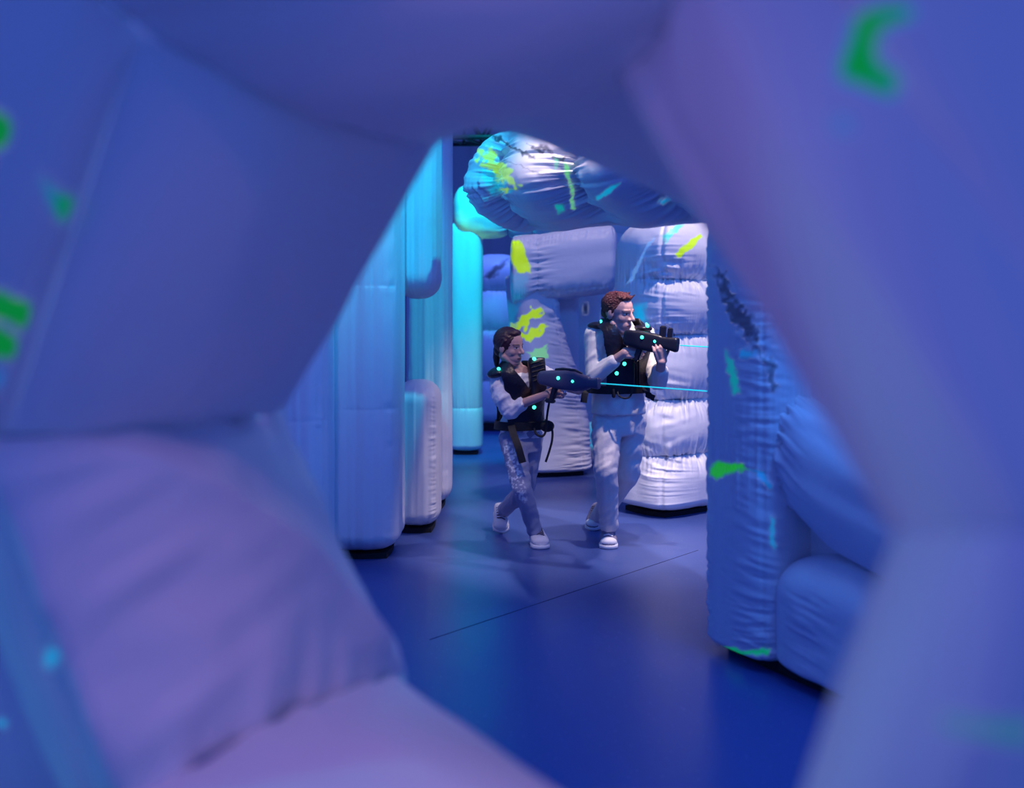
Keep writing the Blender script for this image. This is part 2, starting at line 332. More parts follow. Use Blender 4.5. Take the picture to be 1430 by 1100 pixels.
# --- arch on the right: column, cushions and the long beam overhead
ra = thing('inflatable_arch', 'shadowed white arch at right whose long ink-streaked beam crosses above the players', 'inflatable', (1.05, 4.4, 0))
A0 = W(990, 912, DF(912)); A1 = W(1165, 995, DF(995)); A0.z = A1.z = 0
dr = (A1-A0).normalized(); nr = Vector((dr.y, -dr.x, 0))
if nr.x > 0: nr = -nr
ang = math.degrees(math.atan2(dr.y, dr.x))
Lw = (A1-A0).length
def along(s, back): return A0+dr*s-nr*back
c = along(.13, .20)
o = column('column', c.x, c.y, .026, 2.25, .225, .20, ra, ang, [ZZ(655, 4.3), ], n=3.6, pinch=.03, wr=.012, seed=16, corner=((math.radians(-45), .5), (math.radians(-135), .2)), cw=.006, round0=.05, round1=.2, nt=300, nth=240, wfreq=20)
paint(o, [([(1000, 372), (1012, 382), (1022, 410), (1050, 440), (1058, 478), (1044, 470), (1020, 440), (1006, 408)], INK, 7, 4, .75), ([(1042, 470), (1052, 480), (1080, 505), (1085, 540), (1076, 545), (1066, 505)], INK, 6, 3, .6),
          ([(1014, 490), (1024, 508), (1034, 545), (1026, 552), (1018, 520)], TEAL, 3, 3, .85), ([(1034, 488), (1056, 492), (1050, 500), (1032, 498)], BLU, 3, 3, .7),
          ([(992, 652), (1006, 645), (1030, 648), (1046, 654), (1020, 660), (1000, 668), (990, 664)], (.02, .55, .03), 3, 3, .95), ([(1048, 655), (1066, 658), (1078, 680), (1072, 682), (1058, 662)], BLU, 2, 2, .7),
          ([(988, 904), (1006, 902), (1040, 908), (1078, 906), (1074, 914), (1030, 913), (992, 909)], (.0, .45, .15), 2, 2, .9), ([(1076, 720), (1082, 724), (1082, 768), (1076, 760)], CYN, 2, 2, .5)])
gap_shadow(ra, *along(.32, .26).xy, .36, .16, ang, .045)
c = along(.62, .22)
o = column('lower_cushion', c.x, c.y, .026, .53, .33, .19, ra, ang, n=2.8, round0=.06, round1=.20, seed=17, wr=.02, corner=((math.radians(-100), .3),), cw=.005)
o = inflated('middle_tube', [(*along(.12, .25).xy, .97), (*along(.34, .23).xy, .93), (*along(.62, .22).xy, .80), (*along(1.15, .22).xy, .68)], -nr, Zv, .16, .245, ra, n=2.5, round0=.05, round1=.1, seed=19, wr=.03,
             seams=(.36,), pinch=.10, wfreq=14)
c = along(.62, .36)
o = column('back_panel', c.x, c.y, .05, 2.2, .45, .10, ra, ang, n=5, seed=20, wr=.006, round1=.15)
pts = [W(692, 256, 6.45), W(745, 252, 6.2), W(830, 243, 5.7), W(920, 232, 5.0), W(1010, 205, 4.45), W(1110, 170, 4.0)]
pts[0].z -= .0
bd = (pts[4]-pts[0]); bd.z = 0; bd.normalize(); bn = Vector((bd.y, -bd.x, 0))
def bpf(TH): return .12+.88*np.clip(np.cos(TH+math.pi/4), 0, 1)**.8
ta = math.radians(27); be1 = bn*math.cos(ta)+Zv*math.sin(ta); be2 = Zv*math.cos(ta)-bn*math.sin(ta)
o = inflated('beam', pts, be1, be2, .29, .285, ra, n=3.0, seams=(.17, .44, .68, .86), pinch=.50, corner=((-math.pi/4, .30),), cw=.016, cfreq=9, cseam=True, wr=.05, wfreq=16, round0=.34, round1=.3, bexp=.85, seed=21, nt=420, nth=300, pf=bpf, ring=.03)
paint(o, [([(666, 212), (690, 212), (712, 238), (722, 262), (700, 262), (686, 238), (668, 226)], (.45, .85, .1), 8, 2.5, .9), ([(668, 226), (690, 240), (708, 268), (690, 268), (672, 244)], (.0, .65, .75), 7, 4, .6),
          ([(786, 222), (794, 232), (800, 262), (804, 292), (799, 292), (795, 262), (788, 240)], (.25, .85, .3), 2.5, 1.5, .9), ([(832, 276), (846, 264), (866, 256), (852, 270), (834, 280)], (.0, .6, .7), 2, 1.2, .85),
          ([(776, 288), (786, 286), (788, 296), (778, 297)], (.0, .6, .4), 2, 2, .8), ([(918, 282), (936, 275), (926, 286)], CYN, 2, 1.5, .7),
          ([(676, 186), (690, 188), (716, 202), (734, 212), (724, 212), (700, 200)], INK, 4, 1.5, .85), ([(722, 208), (744, 216), (746, 223), (728, 216)], INK, 4, 1.5, .8),
          ([(740, 200), (768, 208), (774, 215), (756, 213)], INK, 5, 1.5, .8), ([(768, 216), (790, 220), (788, 228), (774, 224)], INK, 4, 1.2, .8), ([(700, 222), (740, 236), (770, 246), (740, 239)], INK, 2.5, .8, .5),
          ([(774, 220), (780, 222), (778, 238), (774, 236)], (.3, .8, .5), 2, 1.2, .7)])
#@@FORE
# ================================================================== the wall we look through: six tube sections round a six-sided opening
fw = thing('inflatable_wall', 'close white inflatable wall whose six-sided opening frames the whole view', 'inflatable', (0, 1.3, 0))
inflated('lower_tube', [(-1.5, 1.62, .31), (1.5, 1.0, .31)], Vector((.2, .98, 0)), Zv, .26, .30, fw, n=2.4, seed=40, mat=M_FORE, nt=60, nth=60)
PR = {   # stitched mitre seams: from the back of the opening, over the rim, out along the face
 'A': [(700, 60, 2.5), (640, 134, 2.15), (612, 190, 1.8), (555, 193, 1.58), (400, 142, 1.40), (205, 40, 1.34), (60, -60, 1.30), (-300, -300, 1.25)],
 'C': [(1060, 240, 2.5), (988, 302, 2.0), (872, 122, 1.30), (915, 60, 1.12), (980, -50, 1.02), (1060, -200, .98), (1150, -350, .96), (2200, -700, 1.0)],
 'R': [(1420, 745, 1.5), (1330, 745, 1.10), (1255, 745, .86), (1318, 742, .76), (1430, 742, .72), (1600, 745, .72), (1800, 750, .74), (2300, 760, .8)],
 'E': [(1100, 1480, 1.4), (1080, 1420, 1.15), (1055, 1330, .92), (1110, 1360, .82), (1200, 1430, .78), (1350, 1550, .76), (1500, 1700, .76), (1800, 2000, .8)],
 'B': [(560, 1120, 2.4), (548, 1010, 2.15), (556, 952, 1.85), (490, 962, 1.66), (385, 1008, 1.48), (210, 1105, 1.34), (90, 1180, 1.36), (-200, 1500, 1.5)],
 'L': [(340, 585, 2.5), (380, 577, 2.2), (394, 574, 1.92), (340, 586, 1.74), (210, 600, 1.52), (20, 610, 1.38), (-160, 614, 1.34), (-560, 640, 1.3)],
}
PR = {k: np.array([tuple(W(*p)) for p in v]) for k, v in PR.items()}
def section(name, ka, kb, bulge, v0, v1, seed, nu=110, nv=130, pw=.55, push=None, wr=.006, label=None, mat=None, prof=None, ridge=None, fold2=0):
    pa, pb = (PR[ka], PR[kb]) if prof is None else prof
    K = len(pa)-1
    vs = np.linspace(v0/K, v1/K, nv); a = catm(pa, vs); b = catm(pb, vs)
    u = np.linspace(0, 1, nu); u = .5*u+.5*(.5-.5*np.cos(np.pi*u))
    P = a[None]*(1-u[:, None, None])+b[None]*u[:, None, None]
    du = np.gradient(P, axis=0); dv = np.gradient(P, axis=1); N = np.cross(du, dv); N /= np.linalg.norm(N, axis=2, keepdims=True)+1e-9
    ctr = np.array([.1, 0.4, H]); sgn = np.sign(((ctr-P)*N).sum(2).mean()); N = N*sgn
    bu = (np.clip(4*u*(1-u), 0, 1)**pw)[:, None]
    tv = vs*K
    prof_b = np.interp(tv, [0, 1, 2, 3, 4, 5, 6, 7], push or [0, 0, .08, .55, 1, .7, .7, .7])[None]
    U, V = np.meshgrid(u, tv, indexing='ij')
    fold = wr*(1-bu)**.8*vn(V*5+U*4, U*3, seed)+.4*wr*vn(U*6, V*2, seed+3)
    P = P+N*(bulge*bu*prof_b+fold)[:, :, None]
    if fold2: P = P+N*(fold2*vn(U*13+V*1.5, V*1.3, seed+9)*np.clip((V-3.3)/1.2, 0, 1))[:, :, None]
    if ridge: P = P+N*(ridge[0]*np.exp(-np.abs(V-(ridge[1]+(ridge[2]-ridge[1])*U**.8))/.55)*np.clip(U*8, 0, 1)*np.clip((1-U)*8, 0, 1))[:, :, None]
    if v1 < K:   # stitched edge of a gusset: tucks in
        e = np.exp(-((v1-tv)/.12))[None]*(-.035); P = P+N*(e*(.3+.7*bu))[:, :, None]
    if v0 > 0:
        e = np.exp(-((tv-v0)/.12))[None]*(-.035); P = P+N*(e*(.3+.7*bu))[:, :, None]
    o = mesh_obj(name, grid_mesh(name, P), mat or M_FORE, fw)
    if label: o['label'] = label
    return o
s_top = section('tube_section', 'A', 'C', .05, 0, 7, 31)
s_ru = section('tube_section', 'C', 'R', .05, 0, 7, 32, nu=240, nv=330)
s_rl = section('tube_section', 'R', 'E', .05, 0, 7, 33)
s_bot = section('tube_section', 'E', 'B', .05, 0, 7, 34)
s_ll = section('tube_section', 'B', 'L', .06, 0, 5.35, 35, wr=.02, ridge=(.05, 2.0, 4.6), fold2=.007)
s_lu = section('tube_section', 'L', 'A', .06, 0, 5.05, 36)
g_lu = section('side_gusset', 'L', 'A', .05, 5.05, 7, 37, label='outer gusset with green paint patches')
gl = [np.array([tuple(W(*p)) for p in q]) for q in ([(190, 1140, 1.36), (120, 1140, 1.50), (100, 1150, 1.75), (-20, 1180, 1.8), (-500, 1300, 1.7)], [(-40, 612, 1.39), (-60, 620, 1.45), (-80, 640, 1.7), (-200, 650, 1.75), (-600, 660, 1.7)])]
g_ll = section('side_gusset', 'B', 'L', .05, 0, 4, 38, prof=gl, push=[0, .6, .2, .6, .5, .5, .5, .5], label='outer gusset with a cyan tint')
FG = (.0, .36, .03)
paint(s_ru, [([(1192, 22), (1215, 10), (1250, 4), (1276, 8), (1280, 22), (1262, 32), (1240, 38), (1228, 58), (1226, 76), (1234, 92), (1254, 98), (1258, 112), (1254, 134), (1240, 138), (1205, 124), (1170, 112), (1168, 92), (1180, 60)], (0, .25, .6), 1, 5, .75),
             ([(1196, 24), (1216, 13), (1250, 8), (1272, 11), (1274, 19), (1260, 28), (1236, 34), (1223, 56), (1221, 78), (1230, 96), (1250, 104), (1253, 114), (1248, 130), (1240, 133), (1205, 118), (1175, 108), (1174, 92), (1186, 60)], FG, 1, 3, .97),
             ([(1166, 164), (1186, 164), (1188, 184), (1168, 184)], (.0, .25, .5), 1, 9, .6)], True)
paint(s_rl, [([(1310, 1003), (1370, 1008), (1440, 1012), (1440, 1036), (1380, 1028), (1320, 1014)], (.0, .3, .2), 2, 9, .8)], True)
paint(g_lu, [([(-20, 150), (6, 160), (17, 172), (14, 190), (4, 208), (-20, 212)], FG, 1, 2.5, .97), ([(56, 250), (74, 262), (90, 272), (104, 276), (98, 296), (88, 312), (78, 302), (66, 278)], (.0, .28, .35), 1, 5, .8),
             ([(76, 274), (92, 272), (103, 277), (98, 296), (88, 309), (80, 296)], FG, 1, 5, .8),
             ([(-20, 402), (10, 410), (44, 424), (42, 444), (32, 462), (18, 452), (-20, 440)], FG, 1, 2.5, .97), ([(-20, 448), (8, 460), (26, 474), (20, 500), (-20, 500)], FG, 1, 2.5, .97), ([(-20, 515), (8, 518), (4, 540), (-20, 545)], BLU, 1, 5, .5)], True)
paint(g_ll, [([(64, 908), (80, 904), (84, 916), (72, 932), (62, 930)], CYN, 2, 3, .8), ([(-4, 1003), (10, 1005), (8, 1016), (-4, 1014)], CYN, 1, 3, .7)], True)
#@@PEOPLE
# ================================================================== people
class Blob:
    """closed overlapping shapes, fused afterwards into one continuous surface"""
    def __init__(s): s.bm = bmesh.new()
    def rings(s, R):
        bm = s.bm; V = [[bm.verts.new(tuple(p)) for p in r] for r in R]; n = len(V[0])
        for a, b in zip(V[:-1], V[1:]):
            for j in range(n): bm.faces.new((a[j], a[(j+1) % n], b[(j+1) % n], b[j]))
        bm.faces.new(V[0][::-1]); bm.faces.new(V[-1])
    def chain(s, pts, rad, seg=14):
        for i in range(len(pts)-1): s.cap(pts[i], pts[i+1], rad[i], rad[i+1], seg)
    def cap(s, p, q, r0, r1, seg=14):
        p, q = Vector(p), Vector(q); d = (q-p); L = d.length; d = d/L if L > 1e-6 else Vector((0, 0, 1))
        a = d.orthogonal().normalized(); b = d.cross(a); R = []
        for k in range(5):
            t = -math.pi/2+k*math.pi/2/5+.12*(k == 0); R.append((p+d*r0*math.sin(t), r0*math.cos(t)))
        R.append((p, r0)); R.append((q, r1))
        for k in range(1, 6):
            t = k*math.pi/2/5-.12*(k == 5); R.append((q+d*r1*math.sin(t), r1*math.cos(t)))
        s.rings([[c+(a*math.cos(2*math.pi*j/seg)+b*math.sin(2*math.pi*j/seg))*r for j in range(seg)] for c, r in R])
    def ell(s, c, ax, rad, seg=20, nr=12):
        c = Vector(c); R = []
        for k in range(nr+1):
            t = -math.pi/2+.08+(math.pi-.16)*k/nr
            R.append([c+ax[2]*rad[2]*math.sin(t)+(ax[0]*rad[0]*math.cos(2*math.pi*j/seg)+ax[1]*rad[1]*math.sin(2*math.pi*j/seg))*math.cos(t) for j in range(seg)])
        s.rings(R)
    def loft(s, secs, n=2.5, seg=36):
        R = []
        for c, e1, e2 in secs:
            r = []
            for j in range(seg):
                t = 2*math.pi*j/seg; cc, ss = math.cos(t), math.sin(t); k = (abs(cc)**n+abs(ss)**n)**(-1/n)
                r.append(Vector(c)+(Vector(e1)*cc+Vector(e2)*ss)*k)
            R.append(r)
        s.rings(R)
    def done(s, name, mat, parent, voxel=.006, smooth=4, wob=None):
        bmesh.ops.recalc_face_normals(s.bm, faces=s.bm.faces)
        me = bpy.data.meshes.new('tmp'); s.bm.to_mesh(me); s.bm.free()
        o = bpy.data.objects.new('tmp', me); COL.objects.link(o)
        m = o.modifiers.new('r', 'REMESH'); m.mode = 'VOXEL'; m.voxel_size = voxel
        if smooth: k = o.modifiers.new('s', 'SMOOTH'); k.factor = .5; k.iterations = smooth
        dg = bpy.context.evaluated_depsgraph_get(); me2 = bpy.data.meshes.new_from_object(o.evaluated_get(dg)); me2.name = name
        bpy.data.objects.remove(o); bpy.data.meshes.remove(me)
        r = mesh_obj(name, me2, mat, parent)
        if wob:
            co = vcoords(r); no = vnormals(r); amp, f, sd = wob
            d = amp*(vn((co[:, 0]+.6*co[:, 2])*f, (co[:, 2]-.8*co[:, 0]+co[:, 1])*f*1.6, sd)+.6*vn((co[:, 0]-co[:, 2])*f*2.1, (co[:, 2]+co[:, 1])*f*1.4, sd+2))
            co = co+no*d[:, None]; me2.vertices.foreach_set('co', co.ravel()); me2.update()
        return r
def smooth_path(pts, n): return [Vector(p) for p in catm([tuple(p) for p in pts], n)]
def ribbon(name, pts, wd, width, thick, mat, parent, n=24):
    P = smooth_path(pts, n); bm = bmesh.new(); V = []
    for i, p in enumerate(P):
        t = (P[min(i+1, n-1)]-P[max(i-1, 0)]).normalized(); w = (wd-t*wd.dot(t)).normalized()*width/2; k = t.cross(w).normalized()*thick/2
        V.append([bm.verts.new(p+a*w+b*k) for a, b in ((-1, -1), (1, -1), (1, 1), (-1, 1))])
    for a, b in zip(V[:-1], V[1:]):
        for j in range(4): bm.faces.new((a[j], a[(j+1) % 4], b[(j+1) % 4], b[j]))
    bm.faces.new(V[0][::-1]); bm.faces.new(V[-1])
    return bm_obj(name, bm, mat, parent, False)
def cable(name, pts, r, mat, parent, n=40, seg=8):
    P = smooth_path(pts, n); b = Blob(); R = []; a = None
    for i, p in enumerate(P):
        t = (P[min(i+1, n-1)]-P[max(i-1, 0)]).normalized()
        a = t.orthogonal().normalized() if a is None else (a-t*a.dot(t)).normalized(); c = t.cross(a)
        R.append([p+(a*math.cos(2*math.pi*j/seg)+c*math.sin(2*math.pi*j/seg))*r for j in range(seg)])
    b.rings(R); return bm_obj(name, b.bm, mat, parent)
def led(c, nrm, r, parent, name='indicator_light', mat=None):
    bm = bmesh.new(); bmesh.ops.create_uvsphere(bm, u_segments=16, v_segments=10, radius=r*.85); nrm = Vector(nrm).normalized()
    R = nrm.to_track_quat('Z', 'Y').to_matrix()
    for v in bm.verts: v.co = R @ Vector((v.co.x, v.co.y, v.co.z*.7))+Vector(c)
    return bm_obj(name, bm, mat or M_LED, parent)
def hand(b, wrist, d, n, s, curls, thumb, k=1.0, spread=.08):
    wrist = Vector(wrist); d = Vector(d).normalized(); n = Vector(n); n = (n-d*n.dot(d)).normalized(); s = Vector(s); s = (s-d*s.dot(d)-n*s.dot(n)).normalized()
    seg = ((.043, .026, .021), (.047, .030, .022), (.044, .028, .021), (.035, .021, .018))
    for i in range(4):
        o = (.030, .010, -.010, -.029)[i]*k
        kn = wrist+d*(.090-.004*abs(i-1)-.006*(i == 3))*k+s*o
        b.cap(wrist+s*o*.62, kn, .0145*k, .0115*k)
        p = kn; a = 0; dd = (d+s*spread*(1.5-i)*.6).normalized()
        for j in range(3):
            a += math.radians(curls[i][j]); q = p+(dd*math.cos(a)+n*math.sin(a))*seg[i][j]*k
            b.cap(p, q, (.0094-.0008*j)*k, (.0086-.0009*j)*k, 10); p = q
    b.cap(wrist+d*.02*k, wrist+d*.07*k, .017*k, .016*k)
    p = wrist+d*.026*k+s*.024*k; t1 = (d*thumb[0]+s*thumb[1]+n*thumb[2]).normalized(); q = p+t1*.042*k; b.cap(p, q, .0135*k, .0105*k, 10)
    t2 = (t1+d*thumb[3]+n*thumb[4]).normalized(); r = q+t2*.032*k; b.cap(q, r, .0105*k, .0085*k, 10); b.cap(r, r+(t2+n*.2).normalized()*.022*k, .009*k, .0072*k, 10)
class Head:
    def __init__(s, c, f, u, h):
        s.f = Vector(f).normalized(); u = Vector(u); s.u = (u-s.f*u.dot(s.f)).normalized(); s.r = s.f.cross(s.u); s.h = h; s.o = Vector(c)-s.u*h*.5; s.ax = (s.r, s.f, s.u)
    def p(s, x, y, z): return s.o+(s.r*x+s.f*y+s.u*z)*s.h
    def e(s, b, c, r): b.ell(s.p(*c), s.ax, [k*s.h for k in r])
    def cp(s, b, p, q, r0, r1): b.cap(s.p(*p), s.p(*q), r0*s.h, r1*s.h)
    def local(s, co): d = co-np.array(tuple(s.o)); return [(d*np.array(tuple(a))).sum(1)/s.h for a in s.ax]
    def build(s, b, male=True):
        e = s.e; c = s.cp
        e(b, (0, -.05, .63), (.325, .42, .365)); e(b, (0, .10, .45), (.265, .27, .36)); e(b, (0, .16, .24), (.215, .215, .20))
        e(b, (0, .245, .085), (.105, .10, .075) if male else (.09, .09, .07))
        for x in (-1, 1):
            e(b, (x*.15, .215, .40), (.11, .10, .11)); c(b, (x*.235, .0, .25), (x*.10, .22, .08), .085, .075); e(b, (x*.315, -.04, .47), (.035, .085, .13))
            c(b, (x*.06, .345, .60), (x*.19, .28, .60), .045 if male else .034, .04 if male else .03); e(b, (x*.135, .285, .525), (.06, .045, .04)); e(b, (x*.055, .385, .385), (.04, .045, .035))
        c(b, (0, .355, .56), (0, .445, .405), .034, .052); e(b, (0, .33, .25), (.105, .062, .034)); e(b, (0, .32, .195), (.085, .06, .03))
    def colour(s, o, lips=(.45, .16, .18), brow=(.06, .02, .02)):
        co = vcoords(o); x, y, z = s.local(co); near = (np.abs(x) < .6) & (y > .12) & (z > 0) & (z < 1.1); ax = np.abs(x)
        rgba = np.zeros((len(co), 4)); rgba[:, :3] = .5
        def put(m, c, a): m = m & near; rgba[m, :3] = c; rgba[m, 3] = a
        put(((ax-.135)/.062)**2+((z-.525)/.024)**2 < 1, (.7, .7, .72), .9); put(((ax-.135)/.028)**2+((z-.525)/.026)**2 < 1, (.015, .01, .01), 1)
        put((np.abs(ax-.135) < .068) & (np.abs(z-.552+.9*(ax-.135)**2*3) < .011), (.03, .015, .015), .9)
        put((np.abs(ax-.14) < .085) & (np.abs(z-.615+.06*(ax-.14)) < .017), brow, .85)
        put((x/.105)**2+((z-.222)/.042)**2 < 1, lips, .7); put((np.abs(x) < .10) & (np.abs(z-.224) < .010), (.05, .01, .02), .9); put((np.abs(ax-.03) < .018) & (np.abs(z-.365) < .012) & (y > .36), (.08, .03, .03), .8)
        set_paint(o, rgba)
def shoe(parent, toe, heel, width, height, upper, sole_m, lace_m, high=0, lift=0, ankle=None, toecap=None):
    toe = Vector(toe); heel = Vector(heel); f = (toe-heel); L = f.length; f.normalize(); s = f.cross(Zv).normalized(); u = s.cross(f)
    b = Blob(); S = []
    for x, w, h in ((.03, .30, .55), (.10, .40, .85), (.30, .43, .98), (.50, .46, .85), (.68, .52, .62), (.84, .50, .50), (.95, .36, .36), (.995, .15, .22)):
        S.append((heel+f*L*x+u*(.016+h*height/2), s*w*width, u*h*height/2))
    b.loft(S, 2.4, 28)
    if ankle is not None: b.cap(heel+f*L*.26+u*height*.7, ankle, width*.42, width*.40)
    o = b.done('shoe', upper, parent, .005, 3)
    P = []
    for i in range(40):
        x = i/39; w = np.interp(x, [0, .06, .2, .45, .7, .88, .97, 1], [.12, .32, .42, .42, .53, .50, .28, .10])*width*1.06; P.append((x, w))
    b2 = Blob(); R = []
    out = [(x, w) for x, w in P]+[(x, -w) for x, w in P[::-1]]
    for z in (0, .004, .022, .026):
        k = .96 if z in (0, .026) else 1
        R.append([heel+f*(L*(-.01+1.02*(.5+(x-.5)*k)))+s*w*k+u*z for x, w in out])
    b2.rings(R); bm_obj('sole', b2.bm, sole_m, o)
    if toecap: b3 = Blob(); b3.ell(heel+f*L*.84+u*(.018+.22*height), (s, f, u), (width*.50, L*.155, height*.34)); bm_obj('toe_cap', b3.bm, toecap, o)
    for i in range(5):
        x = .40+.075*i; z = np.interp(x, [.3, .5, .68, .84], [.99, .87, .66, .52])*height+.017; w = width*.24; p = heel+f*L*x+u*z
        b4 = Blob(); b4.cap(p-s*w+f*.008-u*.006, p+u*.004, .005, .005, 6); b4.cap(p+u*.004, p+s*w-f*.008-u*.006, .005, .005, 6); bm_obj('lace', b4.bm, lace_m, o)
    return o
def torso_grid(secs, lat, fr, off, nz=150, nth=260, n=2.4):
    """secs: centre, half width, half depth, bottom to top"""
    C = catm([tuple(c) for c, w, dd in secs], nz); Wd = catm([[w, dd] for c, w, dd in secs], nz)
    th = np.linspace(0, 2*np.pi, nth, endpoint=False); c, s = np.cos(th), np.sin(th); r = (np.abs(c)**n+np.abs(s)**n)**(-1/n)
    a = (r*c)[None]*(Wd[:, :1]+off); f = (r*s)[None]*(Wd[:, 1:]+off)
    P = C[:, None]+a[..., None]*np.array(tuple(lat))+f[..., None]*np.array(tuple(fr))
    P[-1, :, 2] += off*.6
    P[:, :, 2] += off*np.linspace(0, 1, nz)[:, None]**6
    return P, a, f
def masked(name, P, keep, thick, mat, parent):
    nz, nth = P.shape[:2]; idx = np.arange(nz*nth).reshape(nz, nth); i2 = np.concatenate([idx, idx[:, :1]], 1); k2 = np.concatenate([keep, keep[:, :1]], 1)
    q = np.stack([i2[:-1, :-1], i2[:-1, 1:], i2[1:, 1:], i2[1:, :-1]], -1); ok = k2[:-1, :-1] & k2[:-1, 1:] & k2[1:, 1:] & k2[1:, :-1]
    f = q[ok]; used, inv = np.unique(f, return_inverse=True)
    me = bpy.data.meshes.new('tmp'); me.from_pydata(P.reshape(-1, 3)[used].tolist(), [], inv.reshape(-1, 4).tolist()); me.update()
    bm = bmesh.new(); bm.from_mesh(me); bmesh.ops.recalc_face_normals(bm, faces=bm.faces); bm.to_mesh(me); bm.free()
    o = bpy.data.objects.new('tmp', me); COL.objects.link(o)
    k = o.modifiers.new('s', 'SMOOTH'); k.factor = .5; k.iterations = 7
    m = o.modifiers.new('t', 'SOLIDIFY'); m.thickness = thick; m.offset = 1
    dg = bpy.context.evaluated_depsgraph_get(); me2 = bpy.data.meshes.new_from_object(o.evaluated_get(dg)); me2.name = name
    bpy.data.objects.remove(o); bpy.data.meshes.remove(me)
    return mesh_obj(name, me2, mat, parent)
def frame(yaw): a = math.radians(yaw); return Vector((math.sin(a), -math.cos(a), 0)), Vector((math.cos(a), math.sin(a), 0))   # facing, own left
def lofts(secs, lat, fr, off): return [(Vector(c), lat*(w+off), fr*(dd+off)) for c, w, dd in secs]

# ---------------------------------------------------------------- the man
man = thing('person', 'man in cream sweater and pale trousers striding in black vest, aiming a black gun', 'person', (W(850, 768, 6.5).x, 6.6, 0))
fr, lat = frame(24)
ms = [(W(863, 577, 6.54), .180, .132), (W(863, 560, 6.53), .176, .130), (W(863, 535, 6.51), .172, .125), (W(864, 510, 6.48), .178, .128), (W(865, 486, 6.45), .186, .125),
      (W(866, 468, 6.43), .182, .105), (W(866, 457, 6.42), .135, .088), (W(866, 451, 6.41), .085, .072)]
hm = Head(W(864, 437, 6.34), (.76, -.63, -.16), (.02, -.10, 1), .252)
mrs, mre, mrw = W(831, 467, 6.42), W(830, 524, 6.36), W(872, 493, 6.24)
mls, mle, mlw = W(900, 468, 6.52), W(919, 532, 6.40), W(924, 505, 6.15)
mrh, mrk, mra = W(846, 592, 6.50), W(847, 658, 6.38), W(850, 740, 6.56)
mlh, mlk, mla = W(881, 592, 6.58), W(877, 662, 6.62), W(836, 724, 7.06)
b = Blob()
b.loft(lofts(ms, lat, fr, -.018)); hm.build(b)
b.cap(ms[-1][0]-Zv*.03, hm.p(0, -.10, .30), .066, .060)
b.chain([mrs, mre, mrw], [.050, .040, .028]); b.chain([mls, mle, mlw], [.050, .040, .028])
for h_, k_, a_ in ((mrh, mrk, mra), (mlh, mlk, mla)): b.chain([h_, k_, a_], [.078, .052, .036]); 
b.cap(mra-Zv*.05, W(850, 766, 6.50), .026, .018); b.cap(mla-Zv*.045, W(830, 739, 7.09), .026, .018)
b.loft([(W(864, 600, 6.55), lat*.14, fr*.10), (W(863, 575, 6.54), lat*.155, fr*.11)])
hand(b, mrw, (1, -.12, .10), (0, .95, -.25), (0, .1, 1), [(6, 8, 8), (55, 70, 40), (60, 75, 45), (62, 75, 45)], (.8, .45, .5, .3, .2), 1.08)
hand(b, mlw, (-.22, -.30, .90), (-.05, .95, .25), (1, 0, .1), [(22, 28, 20), (35, 40, 30), (40, 48, 30), (45, 50, 35)], (.55, .7, .5, .2, .5), 1.05)
body = b.done('body', M_SKIN, man, .0042, 2); hm.colour(body)
b = Blob(); hm.e(b, (0, -.105, .70), (.355, .40, .345)); hm.e(b, (0, .06, .915), (.255, .255, .10)); hm.e(b, (0, -.28, .50), (.27, .20, .22))
for x in (-1, 1): hm.cp(b, (x*.315, .03, .66), (x*.315, .015, .50), .035, .022)
for i in range(26): x = rng.uniform(-.22, .22); y = rng.uniform(-.2, .26); hm.cp(b, (x, y, .95-.25*max(0, y)), (x+rng.uniform(-.05, .05), y+.08, 1.035-.35*max(0, y)**1.2), .032, .014)
b.done('hair', M_HAIR2, man, .004, 1, (.0025, 60, 3))
# sweater, shirt collar, trousers
b = Blob(); b.loft(lofts(ms[:-1], lat, fr, 0)); 
b.chain([mrs, mrs.lerp(mre, .5)-X*.004, mre, mre.lerp(mrw, .62)], [.072, .064, .060, .045]); b.chain([mls, mls.lerp(mle, .5), mle, mle.lerp(mlw, .55)], [.072, .064, .062, .050])
sw = b.done('sweater', M_SWEAT, man, .0065, 4, (.0055, 16, 5))
hem = W(863, 580, 6.54)
b = Blob(); b.loft([(ms[-2][0]-Zv*.01, lat*.098, fr*.088), (ms[-1][0]+Zv*.012+fr*.006, lat*.070, fr*.062)]); b.ell(ms[-3][0]+fr*.086-Zv*.045, (lat, fr, Zv), (.065, .028, .075))
b.done('undershirt', M_TEE, man, .005, 3)
b = Blob()
b.loft([(W(864, 606, 6.55), lat*.150, fr*.11), (W(863, 592, 6.55), lat*.166, fr*.120), (W(863, 564, 6.53), lat*.155, fr*.110)])
b.chain([mrh, mrk, mra+Zv*.04], [.098, .078, .062]); b.chain([mlh, mlk, mla+Zv*.01], [.098, .078, .062])
tro = b.done('trousers', M_CHINO, man, .0065, 4, (.0075, 13, 8))
shoe(man, W(850, 767, 6.44), Vector((W(849, 768, 6.70).x, 6.71, .0)), .112, .095, M_SNEAK, M_SOLE, M_LACE, toecap=M_SOLE, ankle=mra)
t_ = W(827, 741, 7.02); t_.z = .0; shoe(man, t_, (W(838, 730, 7.24).x, 7.26, .085), .112, .095, M_SNEAK, M_SOLE, M_LACED, toecap=M_SOLE, ankle=mla)
